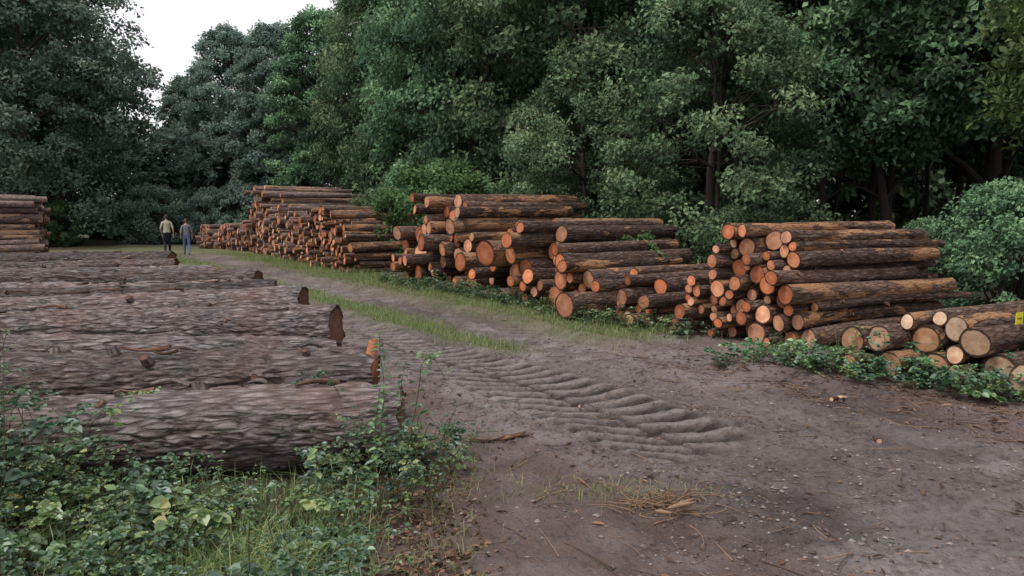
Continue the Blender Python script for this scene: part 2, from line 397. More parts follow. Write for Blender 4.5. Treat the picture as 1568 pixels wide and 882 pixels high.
pile('mid2',(-.45,15.9),(1.5,12.5),52,3.4,[(0,1.0),(.2,1.5),(.45,1.78),(.6,1.5),(.8,1.1),(1,.85)],.10,.27,25,.25,RED,20,12,.5,1.3,2,bark=.02)
pile('low',(1.55,12.4),(2.45,11.6),56,3.0,[(0,.95),(.5,.9),(1,.6)],.08,.18,16,.3,RED,20,10,.35,1.4,2,bark=.02)
pile('right',(2.50,11.05),(4.15,9.30),60,3.4,[(0,.6),(.15,.95),(.26,1.22),(.36,1.62),(.58,1.58),(.70,1.45),(.76,.9),(.86,.55),(1,.38)],.06,.16,27,.3,RED,24,14,.22,1.2,3,bark=.018)
pile('near',(3.80,8.4),(5.6,6.7),61,3.4,[(0,.58),(.2,.65),(.5,.70),(1,.70)],.06,.23,18,.6,PALE,28,14,.22,.9,1,bark=.014)
pile('left',(-19.0,30.0),(-20.8,32.9),238,4.3,[(0,2.4),(.5,2.6),(1,2.3)],.11,.22,19,.5,PINK,14,8)

# foreground felled logs lying side by side
R=random.Random(5)
fl=[(-.80,5.20,.295,0),(-1.18,6.22,.29,0.09),(-1.75,7.3,.25,.04),(-2.0,8.35,.29,.17),(-2.7,9.35,.22,.10),(-2.9,10.3,.30,.18)]
y=11.4
while y<20.5:
    fl.append((-2.85-.60*(y-10)+R.uniform(-.6,.4),y,R.uniform(.19,.33),R.uniform(.05,.24))); y+=R.uniform(.9,1.25)
for i,(x,y,r,dz) in enumerate(fl):
    acc=Acc(); near=i<4
    az=math.radians([265,267,263,268][i] if i<4 else 267+R.uniform(-4,4))
    a=np.array([math.sin(az),math.cos(az),R.uniform(-.012,.012)])
    L=R.uniform(5.2,6.2)+ (4 if i>6 else 0)+(1.5 if 2<i<=6 else 0)
    b=np.array([x,y,r-.02+dz]); rn=[.45,.31,.55,.4][i] if near else R.random()
    r1=r*(.98 if i<2 else R.uniform(.80,1.0))
    log_geo(acc,b,a,r,r1,L,200 if near else 70,480 if near else 150,rn,.2,.08,.022 if near else .028,cut=.03 if i==0 else .05,R=R,furrow=True,rag=.12)
    for k in range(8 if near else 5):
        stub(acc,b,a,r,r1,L,R.uniform(.08,.85),R.uniform(-.6,2.6),R.uniform(.02,.045),R.uniform(.0,.02),rn,.1)
    if i==0:
        for tt,ang,sr in ((.26,3.75,.055),(.13,2.9,.045)):
            for q in (ang,PI-ang): 
                a_,e1_,e2_=frame(a); dd=e1_*math.cos(q)+e2_*math.sin(q)
                if dd[1]<-.2: stub(acc,b,a,r,r1,L,tt,q,sr,.02,rn,.3); break
    if dz>.12:
        for tt in (.12,.45,.8):
            p=b+a*L*tt; log_geo(acc,(p[0],p[1]-.45,max(.02,dz*.5-.03)),(.1,1,0),max(.06,dz*.5),max(.05,dz*.45),.9,20,8,R.random(),.2,.02,.012,R=R)
    if i==1:
        w=np.array([[0,-.24,.02],[.02,-.02,.0],[.03,-.06,.34],[-.10,-.22,.02],[-.10,-.0,.0],[-.04,-.08,.32]])+[x+.02,y,r-.02+dz]
        w[:,2]+=.03
        q=np.array([[0,1,2],[5,4,3]]); q4=np.array([[0,3,4,1],[1,4,5,2],[2,5,3,0]])
        acc.add(w,[q,q4],[2,2],lc=w-[x,y,0],lr=np.tile([.3,.1,2.],(6,1)),cv=np.zeros(6))
    for k in range(5 if i<9 else 6):
        tt=R.uniform(.05,.7); l=R.uniform(.12,.5); p=b+a*L*tt+[0,R.uniform(-.14,.08),r*.975]
        log_geo(acc,p,a+np.array([0,R.uniform(-.25,.25),R.uniform(-.01,.02)]),R.uniform(.010,.028),.006,l,8,7,R.random(),R.uniform(0,1),.03,.014,R=R,barkm=1 if R.random()<.45 else 0)
    obj('felled_log',acc.mesh('felled_log',[BARK_GREY,CAP_DARK,CAP_OR]))

# ------------------------------------------------------------ leaves
def unit(v): return v/np.maximum(np.linalg.norm(v,axis=-1,keepdims=True),1e-9)
def leaves(acc,P,D,N,S,wid,fold,lv,mat=0,six=False,curl=0.0):
    n=len(P); D=unit(D); B=unit(np.cross(D,N)); N=unit(np.cross(B,D)); S=S[:,None]
    if six:
        pts=[(0,0,0),(.42*wid,.28,fold),(.36*wid,.68,fold*.8-curl*.4),(0,1,-curl),(-.36*wid,.68,fold*.8-curl*.4),(-.42*wid,.28,fold)]
        fs=np.array([[0,1,2,3],[0,3,4,5]])
    else:
        pts=[(0,0,0),(.5*wid,.5,fold),(0,1,-curl),(-.5*wid,.5,fold)]; fs=np.array([[0,1,2,3]])
    V=np.stack([P+S*(B*a+D*b+N*c) for a,b,c in pts],1)
    k=len(pts); Fx=(np.arange(n)[:,None,None]*k+fs[None]).reshape(-1,4)
    acc.add(V,[Fx],[mat],lv=np.repeat(lv,k))
def tube(acc,pts,rad,ns=6,mat=1):
    pts=np.asarray(pts,float); n=len(pts); rad=np.asarray(rad,float)
    tg=unit(np.gradient(pts,axis=0)); ref=np.array([.31,.17,.93]) if abs(tg[0]@[.31,.17,.93])<.85 else np.array([1.,0,0])
    e1=unit(np.cross(tg,ref)); e2=np.cross(tg,e1); th=np.arange(ns)/ns*2*PI
    V=pts[:,None]+rad[:,None,None]*(np.cos(th)[None,:,None]*e1[:,None]+np.sin(th)[None,:,None]*e2[:,None])
    i=np.arange(n-1)[:,None]; j=np.arange(ns)[None]; j2=(j+1)%ns
    Q=np.stack([i*ns+j,i*ns+j2,(i+1)*ns+j2,(i+1)*ns+j],-1).reshape(-1,4)
    acc.add(V,[Q],[mat],lv=np.zeros(n*ns))
def tree_mesh(name,seed,H,R,zb,nc,per,leaf,tr=.3,trunk=True,flat=.5,clump=1.0):
    g=rs(seed); acc=Acc(); C=[];O=[]
    for i in range(nc):
        t=g.rand()**.9; az=g.rand()*2*PI
        pr=max(.12,math.sin(PI*min(.97,t*.80+.17)))**.65
        lob=.68+.62*float(fbm(math.cos(az)*1.4+seed,math.sin(az)*1.4,t*2.6,2))
        rad=R*pr*lob*(g.rand()**.28)
        O.append((math.cos(az),math.sin(az),.15)); C.append((rad*math.cos(az),rad*math.sin(az),zb+t*(H-zb)*(1.0)))
    C=np.array(C);O=np.array(O)
    sz=clump*(.55+.65*g.rand(nc))*(R/5.0)**.5
    ctone=g.rand(nc)
    if trunk:
        zt=np.linspace(-.2,H*.82,9); wx=.25*(g.rand(9)-.5)*np.linspace(0,3,9)*.5; wy=.25*(g.rand(9)-.5)*np.linspace(0,3,9)*.5
        T=np.stack([wx,wy,zt],1); Rr=tr*np.linspace(1,.15,9); Rr[0]*=1.5; tube(acc,T,Rr,10)
        limbs=[]
        for k in g.choice(nc,min(20,nc),False):
            z0=max(zb*.55+.4,C[k][2]-g.uniform(1.0,3.0)*R/5); z0=min(z0,H*.75)
            s=np.array([np.interp(z0,zt,wx),np.interp(z0,zt,wy),z0]); e=C[k]
            mid=(s+e)/2+[g.uniform(-.3,.3),g.uniform(-.3,.3),g.uniform(0,.5)]
            u=np.linspace(0,1,7)[:,None]; pts=(1-u)**2*s+2*u*(1-u)*mid+u*u*e+ (g.rand(7,3)-.5)*.14
            tube(acc,pts,tr*.36*np.linspace(1,.15,7),6); limbs.append(pts)
        LP=np.concatenate(limbs)
        for k in range(0,nc,1):
            d=np.linalg.norm(LP-C[k],axis=1); s=LP[d.argmin()]
            if d.min()<.3: continue
            mid=(s+C[k])/2+[0,0,.15]; pts=np.array([s,mid,C[k]]); tube(acc,pts,[tr*.09,tr*.06,tr*.03],4)
    else:
        for k in range(0,nc,3):
            s=np.array([C[k][0]*.2,C[k][1]*.2,-.1]); pts=np.array([s,(s+C[k])/2+[0,0,.2],C[k]]); tube(acc,pts,[.025,.018,.008],4)
    n=nc*per; ci=np.repeat(np.arange(nc),per)
    d=unit(g.normal(size=(n,3))+[0,0,.25]); r=g.rand(n)**.5
    sub=unit(g.normal(size=(nc,7,3)))*.62; sidx=g.randint(0,7,n)
    off=sub[ci,sidx]+d*r[:,None]*.55
    off[:,2]*=flat*1.15
    hd=np.einsum('ij,ij->i',off[:,:2],O[ci][:,:2]); off[:,2]-=.28*np.maximum(hd,0)**2
    P=C[ci]+off*sz[ci][:,None]*1.15
    P[:,2]=np.maximum(P[:,2],.03)
    N=unit(.45*d+np.array([0,0,.75])+.45*O[ci]+g.normal(size=(n,3))*.38)
    D=g.normal(size=(n,3))+O[ci]*.5+[0,0,-.25]
    lv=np.clip(.10+.40*ctone[ci]+.30*g.rand(n)+.20*np.clip(off[:,2]/flat,-1,1),0,1)  # light from above painted in: clump tops paler, undersides darker
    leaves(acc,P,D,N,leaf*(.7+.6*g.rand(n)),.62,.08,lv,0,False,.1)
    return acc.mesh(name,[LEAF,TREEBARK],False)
TA=tree_mesh('treeA',1,15,5.6,1.0,330,240,.20,.32)
TB=tree_mesh('treeB',2,15,5.2,1.6,300,240,.20,.30)
TC=tree_mesh('treeC',3,14,5.0,3.4,300,250,.18,.27)
TD=tree_mesh('treeD',4,15,4.0,.4,300,200,.21,.25,clump=.85)
TG=tree_mesh('treeG',12,7,3.0,.5,200,190,.12,.13,clump=.75)
TE=tree_mesh('treeE',9,15,5.6,.4,150,110,.46,.30,clump=1.35)
TF=tree_mesh('treeF',10,15,5.2,.4,150,110,.46,.30,clump=1.35)
BA=tree_mesh('bushA',5,2.6,1.9,.15,110,170,.10,.05,False,.6,.62)
BB=tree_mesh('bushB',6,1.3,1.1,.05,60,150,.07,.05,False,.6,.42)
rt=random.Random(3)
def tree(me,x,y,s=1,sz=None,mat=None,name='oak_tree',rz=None,parent=None):
    o=obj(name,me,(x,y,0),(0,0,rt.uniform(0,6.28) if rz is None else rz),(s,s,sz or s),parent)
    if mat: o.material_slots[0].link='OBJECT'; o.material_slots[0].material=mat
    return o
for me,x,y,s,sz in [(TA,-28.0,43,1.2,1.2),(TB,-32,47,1.2,1.2),(TD,-19.3,51,.80,.94),(TD,-24.3,57,.8,.80),(TD,-15.0,48,.85,.90),
                 (TD,-11.8,46,.80,.92),(TB,-7.2,41.5,.68,.96),(TA,-4.8,38,.80,1.15)]:
    tree(me,x,y,s,sz,LEAF_HAZE if x<-12 else None,'broadleaf_tree')
for me,x,y,s,sz in [(TB,-1.6,32,.9,1.1),(TA,2.6,27.5,.95,1.05),(TC,7.0,27.5,.9,1.1),(TC,8.6,22.0,.92,1.0),(TC,13.2,20.5,1.0,1.05),
                 (TC,18,23,1.1,1.1),(TG,4.9,18.6,1.0,1.0),(TG,2.2,22.5,.85,.95)]:
    tree(me,x,y,s,sz)
tree(TC,12.4,12.3,.85,.95,LEAF_YEL)
fe=bpy.data.objects.new('distant_forest',None); scene.collection.objects.link(fe)
k=0
for row,yy in enumerate((38,56)):
    x=-58
    while x<56:
        xx=x+rt.uniform(-1.5,1.5); y=yy+rt.uniform(-3,3); x+=rt.uniform(5.5,7.5)
        px=784+1132*xx/y
        if px<720 and yy<45: continue
        s=rt.uniform(1.0,1.2); h=rt.uniform(1.15,1.35)
        if 130<px<340: h=.62*y/60
        elif 340<=px<600: h=.72*y/60
        tree([TE,TF][k%2],xx,y,s,h,LEAF_HAZE if xx<-5 else None,'tree_%d'%k,None,fe); k+=1
for me,x,y,s,mat in [(BA,9.4,13.8,.85,LEAF),(BA,10.8,13.0,.95,LEAF),(BA,5.2,16.6,.7,LEAF),(BA,7.6,16.6,.5,LEAF),(BA,10.2,18.0,.6,LEAF),
        (BA,-2.2,24.2,1.25,LEAF_BR),(BA,-.4,25,1.0,LEAF),(BA,-5,29,1.0,LEAF),(BA,-25.6,42,.9,LEAF_BR),(BA,-28.5,40,.9,LEAF),(BA,12.3,11.8,.9,LEAF),
        (BA,-22,46,1.3,LEAF_HAZE),(BA,-19,47,1.2,LEAF_HAZE),(BA,-16.5,46,1.3,LEAF_HAZE),(BA,-13.5,42,1.1,LEAF_HAZE),(BA,-10,38,1.1,LEAF),(BA,-31,42,1.3,LEAF_HAZE),
        (BB,4.9,14.3,1.0,LEAF_BR),(BB,6.0,13.9,.8,LEAF_BR),(BB,2.6,15.4,1.0,LEAF_BR)]:
    tree(me,x,y,s,None,mat,'hedge_bush')
acc=Acc(); g=rs(61)
for i in range(30):
    x=g.uniform(4,22); y=g.uniform(18,26)+.15*x; hh=g.uniform(6,9); r=g.uniform(.05,.16); u=np.linspace(0,1,8)
    lean=g.normal(size=2)*.5
    pts=np.stack([x+lean[0]*u*u+.08*g.normal(size=8)*u,y+lean[1]*u*u,-.1+hh*u],1); tube(acc,pts,r*np.linspace(1,.5,8),8,0)
    for k in range(5):
        t=g.uniform(.25,.9); p=np.array([np.interp(t,u,pts[:,c]) for c in range(3)]); a_=g.rand()*6.28; l=g.uniform(.8,2.2)
        q=np.array([p,p+[l*.5*math.cos(a_),l*.5*math.sin(a_),.3*l],p+[l*math.cos(a_),l*math.sin(a_),.35*l]]); tube(acc,q,[r*.35,r*.25,r*.1],5,0)
obj('understory_trunks',acc.mesh('understory_trunks',[TREEBARK,TREEBARK]))

# ------------------------------------------------------------ brambles, nettles, grass
def bramble(name,region,count,seed,hmin,hmax,ls=(.035,.065),mat=LEAF_WEED,tp=1.6):
    g=rs(seed); acc=Acc(); P=[];D=[];N=[];S=[];LV=[]
    for i in range(count):
        x,y=region(g); z0=float(ground_h(np.array(x),np.array(y),False))
        az=g.rand()*2*PI; L=g.uniform(.25,.95)*(hmax/.45); hh=g.uniform(hmin,hmax)*(1+.8*(g.rand()<.08)); m_=9
        u=np.linspace(0,1,m_); reach=L*.6
        px=x+np.cos(az)*reach*u+.04*np.cumsum(g.normal(size=m_))*.5; py=y+np.sin(az)*reach*u+.04*np.cumsum(g.normal(size=m_))*.5
        pz=z0+hh*np.sin(u*g.uniform(1.4,2.5)); pz=np.maximum(pz,z0+.01)
        pts=np.stack([px,py,pz],1); tube(acc,pts,.0035*np.linspace(1,.4,m_),4)
        tone=g.rand()**tp; lsc=g.choice([.45,.75,1.05,1.6],p=[.35,.3,.2,.15]); skip=g.rand()<.12
        nl=int((9+L*16)/max(lsc,.6)**.7)
        if skip: nl=int(nl*.3)
        for t in np.linspace(.12,1,nl):
            p=np.array([np.interp(t,u,pts[:,k]) for k in range(3)])
            q=g.rand()*2*PI; o=np.array([math.cos(q),math.sin(q),g.uniform(.1,.6)]); pp=p+o*.035
            s=g.uniform(*ls)*(1.15-.4*t)*lsc
            nn=np.array([0,0,1.])+g.normal(size=3)*.45
            for a in (-1.0,0,1.0):
                qa=q+a; P.append(pp);D.append((math.cos(qa),math.sin(qa),g.uniform(-.35,.25)));N.append(nn);S.append(s*(1 if a==0 else .82));LV.append(np.clip(.58*tone+.32*g.rand()+.14*t+(.25 if g.rand()<.05 else 0),0,1))
    leaves(acc,np.array(P),np.array(D),np.array(N),np.array(S),.9,.14,np.array(LV),0,True,.12)
    return obj(name,acc.mesh(name,[mat,STEM],False))
def regL(g):
    while True:
        x=g.uniform(-4.0,-.25); y=g.uniform(2.7,4.6)
        lim=-.95+.9*(float(fbm(y*1.5,2.,0.,2))-.5)+(.25 if y>4.4 else 0)
        if x>lim: continue
        if y>4.05+.5*abs(x+1.6): continue
        if -1.7<x<-.9 and y<3.8 and g.rand()<.6: continue
        return x,y
bramble('bramble_undergrowth',regL,430,31,.06,.36)
bramble('bramble_bush',lambda g:(g.uniform(-4.0,-2.6),g.uniform(3.9,4.5)),85,32,.35,.78,tp=2.0)
bramble('bramble_clump',lambda g:(-.72+g.normal()*.20,4.75+g.normal()*.28),48,33,.15,.52)
def regR(g):
    t=g.rand(); x=2.95+t*2.6; y=8.85-t*2.75
    return x+g.normal()*.25+.0,y+g.normal()*.22
bramble('roadside_brambles',regR,220,34,.08,.28,(.04,.07))
bramble('pileside_weeds',lambda g:(lambda t:(-3.5+t*6.2+g.normal()*.2,20.2-t*9.3-.40+g.normal()*.2))(g.rand()),260,35,.05,.28,(.04,.065))
def nettle(x,y,h,seed):
    g=rs(seed); acc=Acc(); u=np.linspace(0,1,8); z0=float(ground_h(np.array(x),np.array(y),False))
    pts=np.stack([x+.10*h*u*u*g.uniform(-1,1)+.01*g.normal(size=8),y+.05*u*g.normal(),z0+h*u],1); tube(acc,pts,.004*np.linspace(1,.4,8),5)
    P=[];D=[]
    for t in np.linspace(.15,1,int(h*26)):
        p=np.array([np.interp(t,u,pts[:,k]) for k in range(3)]); q=g.rand()*PI
        for s in (0,PI): P.append(p);D.append((math.cos(q+s),math.sin(q+s),g.uniform(-.3,.3)))
    n=len(P); leaves(acc,np.array(P),np.array(D),np.array([0,0,1.])+g.normal(size=(n,3))*.3,g.uniform(.035,.07,n),.75,.1,g.uniform(.3,.8,n),0,True,.15)
    obj('nettle_plant',acc.mesh('nettle_plant',[LEAF_WEED,STEM],False))
for i,(x,y,h) in enumerate([(-.84,4.75,1.02),(-.74,4.8,.8),(-.80,4.0,.82),(-1.1,4.0,.5),(-2.7,4.2,.62),(-2.3,4.2,.5),(-3.0,4.1,.6),(-1.6,4.0,.42),(-.62,4.4,.4),(-1.9,3.6,.45)]): nettle(x,y,h,50+i)

def blades(name,X,Y,hmin,hmax,wid,seed,lvlo=.2,lvhi=.9,lean=.5,mat=GRASS):
    g=rs(seed); n=len(X); acc=Acc(); Z=ground_h(X,Y)
    P=np.stack([X,Y,Z-.005],1); az=g.rand(n)*2*PI; h=hmin+(hmax-hmin)*g.rand(n)**1.6
    d=np.stack([np.cos(az),np.sin(az),0*az],1); side=np.stack([-np.sin(az),np.cos(az),0*az],1)
    le=(g.rand(n)*lean)[:,None]; hh=h[:,None]; w=(wid*g.uniform(.6,1.4,n))[:,None]
    up=np.array([0,0,1.])
    m1=P+up*hh*.55+d*hh*le*.3; tip=P+up*hh*(1-.35*le)+d*hh*le
    V=np.stack([P-side*w,P+side*w,m1+side*w*.7,m1-side*w*.7,tip],1)
    i=np.arange(n)[:,None]*5
    acc.add(V,[i+np.array([[0,1,2,3]]),i+np.array([[3,2,4]])],[0,0],lv=np.repeat(np.clip(g.uniform(lvlo,lvhi,n),0,1),5))
    return obj(name,acc.mesh(name,[mat],False))
g=rs(77)
n=420000; X=g.uniform(-16,4.5,n); Y=g.uniform(6,34,n)
keep=(np.abs(lat(X,Y)-1.0)<2.6); X,Y=X[keep],Y[keep]
gmk=grass_mask(X,Y); keep=g.rand(len(X))<gmk**1.3*.95; X,Y=X[keep],Y[keep]
print('verge blades',len(X))
blades('verge_grass',X,Y,.02,.13,.004,78,.15,.95,.8)
n=120000; X=g.uniform(-14,4.5,n); Y=g.uniform(8,34,n); w=lat(X,Y); pr=np.exp(-((w-2.9)/.45)**2)*sstep(.38,.56,fbm(X*1.1,Y*1.1,71.,3)); k=g.rand(n)<pr
blades('rough_grass',X[k],Y[k],.06,.36,.004,178,.2,1.0,.9)
n=20000; X=g.uniform(-3.6,-.65,n); Y=g.uniform(2.8,4.6,n); dd=fbm(X*1.5,Y*1.5,4.,2)
pr=np.exp(-((X+1.2)/.35)**2-((Y-3.45)/.4)**2)*1.4+.38*dd; pr*=sstep(-.5,-.9,X); k=g.rand(n)<pr
blades('corner_grass',X[k],Y[k],.06,.32,.0022,79,.3,1.0,1.3)
n=12000; X=g.uniform(-1.3,1.6,n); Y=g.uniform(3.2,5.9,n)
pr=np.exp(-((X+.45)/.22)**2)*.5*(Y>3.2)+np.exp(-((X-.65)/.5)**2-((Y-4.62)/.2)**2)*.8; k=g.rand(n)<pr
blades('dry_grass',X[k],Y[k],.03,.12,.0022,80,.45,1.0,2.2)

def debris(name,X,Y,smin,smax,seed,asp=.2,lo=0,hi=1,tilt=.25):
    g=rs(seed); n=len(X); acc=Acc(); Z=ground_h(X,Y)+.006
    az=g.rand(n)*2*PI; D=np.stack([np.cos(az),np.sin(az),g.normal(size=n)*tilt*.6],1); N=np.array([0,0,1.])+g.normal(size=(n,3))*tilt
    leaves(acc,np.stack([X,Y,Z],1),D,N,g.uniform(smin,smax,n)*g.rand(n)**.5,asp*2,.08,g.uniform(lo,hi,n)**1.4,0,True,.05)
    obj(name,acc.mesh(name,[DRY],False))
n=90000; X=g.uniform(-12,7,n); Y=g.uniform(3,26,n); w=lat(X,Y)
q=fbm(X*1.2,Y*1.2,31.,3)
pr=.9*np.exp(-((w-2.7)/.9)**2)*sstep(.35,.6,q)+.5*np.exp(-((w+1.9)/.45)**2)+.10*sstep(.40,.6,q)+.5*(w>3)*(w<4.5)
k=(g.rand(n)<pr); print('debris',k.sum())
debris('bark_debris',X[k],Y[k],.02,.10,81,.15,.0,.9)
n=5200; X=g.uniform(-.9,.1,n); Y=g.uniform(3.0,5.4,n); k=g.rand(n)<np.exp(-((X+.52+.15*(Y-4))/.24)**2)*.9
debris('leaf_litter',X[k],Y[k],.025,.055,82,.4,.0,.9,.5)
n=4200; X=g.uniform(1.0,6.5,n); Y=g.uniform(4.2,9.5,n); w=lat(X,Y); k=g.rand(n)<np.exp(-((w-1.85)/.7)**2)
debris('wood_chips',X[k],Y[k],.03,.16,83,.12,.05,.95)
acc=Acc(); n=700; ww=rs(84)
for i in range(n):
    if ww.rand()<.55: t_=ww.rand(); x=1.2+t_*4.2+ww.normal()*.5; y=8.9-t_*3.2+ww.normal()*.5
    else: x=ww.uniform(-.6,5); y=ww.uniform(3.3,9)
    l=ww.uniform(.06,.36); a_=ww.rand()*6.28; u=np.linspace(-.5,.5,5); c_=ww.normal()*.25
    X_=x+l*u*math.cos(a_)-c_*l*u*u*math.sin(a_); Y_=y+l*u*math.sin(a_)+c_*l*u*u*math.cos(a_)
    Z_=np.full(5,ground_h(X_,Y_).max()+.002); tube(acc,np.stack([X_,Y_,Z_+.02*u*ww.rand()],1),ww.uniform(.0015,.005)*np.linspace(1,.5,5),5,0 if ww.rand()<.6 else 1)
obj('scattered_twigs',acc.mesh('scattered_twigs',[flat_mat('twig_dark',(.10,.065,.045)),TWIG]))
n=16000; X=g.uniform(-2.2,6.5,n); Y=3.1+7*g.rand(n)**1.3; q=fbm(X*1.6,Y*1.6,51.,3); w=lat(X,Y); k=(g.rand(n)<sstep(.45,.62,q)+.15)&((X>-.7)|(Y>6)); X,Y=X[k],Y[k]
_,e_=tread(X,Y); k=(e_<.2)|(g.rand(len(X))<.15); X,Y=X[k],Y[k]; n=len(X)
oc=np.array([[1,0,0],[-1,0,0],[0,1,0],[0,-1,0],[0,0,1],[0,0,-1.]]); of=np.array([[0,2,4],[2,1,4],[1,3,4],[3,0,4],[2,0,5],[1,2,5],[3,1,5],[0,3,5]])
r=.004+.014*g.rand(n)**3.0
V=np.stack([X,Y,ground_h(X,Y)+r*.3],1)[:,None]+oc[None]*r[:,None,None]*(.6+.8*g.rand(n,6,1))*np.array([1.2,1.0,.7])
acc=Acc(); acc.add(V,[(np.arange(n)[:,None,None]*6+of[None]).reshape(-1,3)],[0],lv=np.repeat(g.rand(n),6))
mc=M('earth_clods'); obj('earth_clods',acc.mesh('earth_clods',[mc.pbr(mc.ramp(mc.attr('lv','Fac'),[(0,(.07,.053,.048)),(.7,(.17,.135,.125)),(1,(.28,.24,.225))]),.95)],False))
acc=Acc(); R=random.Random(9)
for (x,y,l,az,tn) in [(3.15,7.15,.20,1.2,1),(3.25,7.18,.15,.4,1),(-.35,5.65,.5,1.15,.4),(-.1,5.8,.35,1.3,.4),(.65,7.0,.20,.9,.4),(2.9,5.7,.3,.2,.3)]:
    z=float(ground_h(np.array(x),np.array(y)))+.015
    log_geo(acc,(x,y,z),(math.sin(az),math.cos(az),.02),.024,.008,l,10,8,R.random(),tn,.02,.012,R=R,barkm=1 if tn>.45 else 0)
obj('broken_branch_pieces',acc.mesh('branch_pieces',[BARK_RED,CAP_PALE]))
acc=Acc(); g=rs(91)
for i in range(120):
    x=.90+g.normal()*.18; y=4.42+g.normal()*.09; z=float(ground_h(np.array(x),np.array(y)))+.01
    az=g.uniform(0,2*PI); L=g.uniform(.08,.34); el=g.uniform(.0,1.3)*g.rand()**.6
    u=np.linspace(0,1,6); c=g.normal()*.9
    pts=np.stack([x+L*u*np.cos(az+c*u)*math.cos(el),y+L*u*np.sin(az+c*u)*math.cos(el)*.6,z+L*u*math.sin(el)-.05*u*u],1); pts[:,2]=np.maximum(pts[:,2],z)
    tube(acc,pts,g.uniform(.002,.005)*np.linspace(1,.4,6),5,0 if g.rand()<.7 else 1)
for dx,dy,l,az in ((0,-.10,.20,1.2),(-.08,-.14,.10,2.2),(.06,-.06,.15,1.0)):
    pts=np.array([[.92+dx+l*t*math.sin(az),4.32+dy+l*t*math.cos(az),.03+.01*t] for t in np.linspace(0,1,5)]); tube(acc,pts,np.array([.005,.015,.012,.010,.003]),7,0)
obj('dead_branch',acc.mesh('dead_branch',[TWIG,flat_mat('twig_brown',(.16,.10,.065))]))

# ------------------------------------------------------------ yellow tag on the right pile
def box(acc,c,s,mat,rz=0):
    v=np.array([[x,y,z] for x in(-.5,.5) for y in(-.5,.5) for z in(-.5,.5)])*s
    cr,sr=math.cos(rz),math.sin(rz); v=np.stack([v[:,0]*cr-v[:,1]*sr,v[:,0]*sr+v[:,1]*cr,v[:,2]],1)+c
    acc.add(v,[np.array([[0,1,3,2],[4,6,7,5],[0,4,5,1],[2,3,7,6],[0,2,6,4],[1,5,7,3]])],[mat])
acc=Acc(); box(acc,(5.22,7.55,.40),(.03,.03,.85),1,.6); box(acc,(5.205,7.52,.70),(.16,.006,.12),0,.6); box(acc,(5.203,7.512,.70),(.10,.004,.015),1,.6)
obj('yellow_marker_sign',acc.mesh('marker',[flat_mat('yellow_plastic',(.75,.68,.03),.5,.1),flat_mat('stake_wood',(.2,.13,.08))],False))

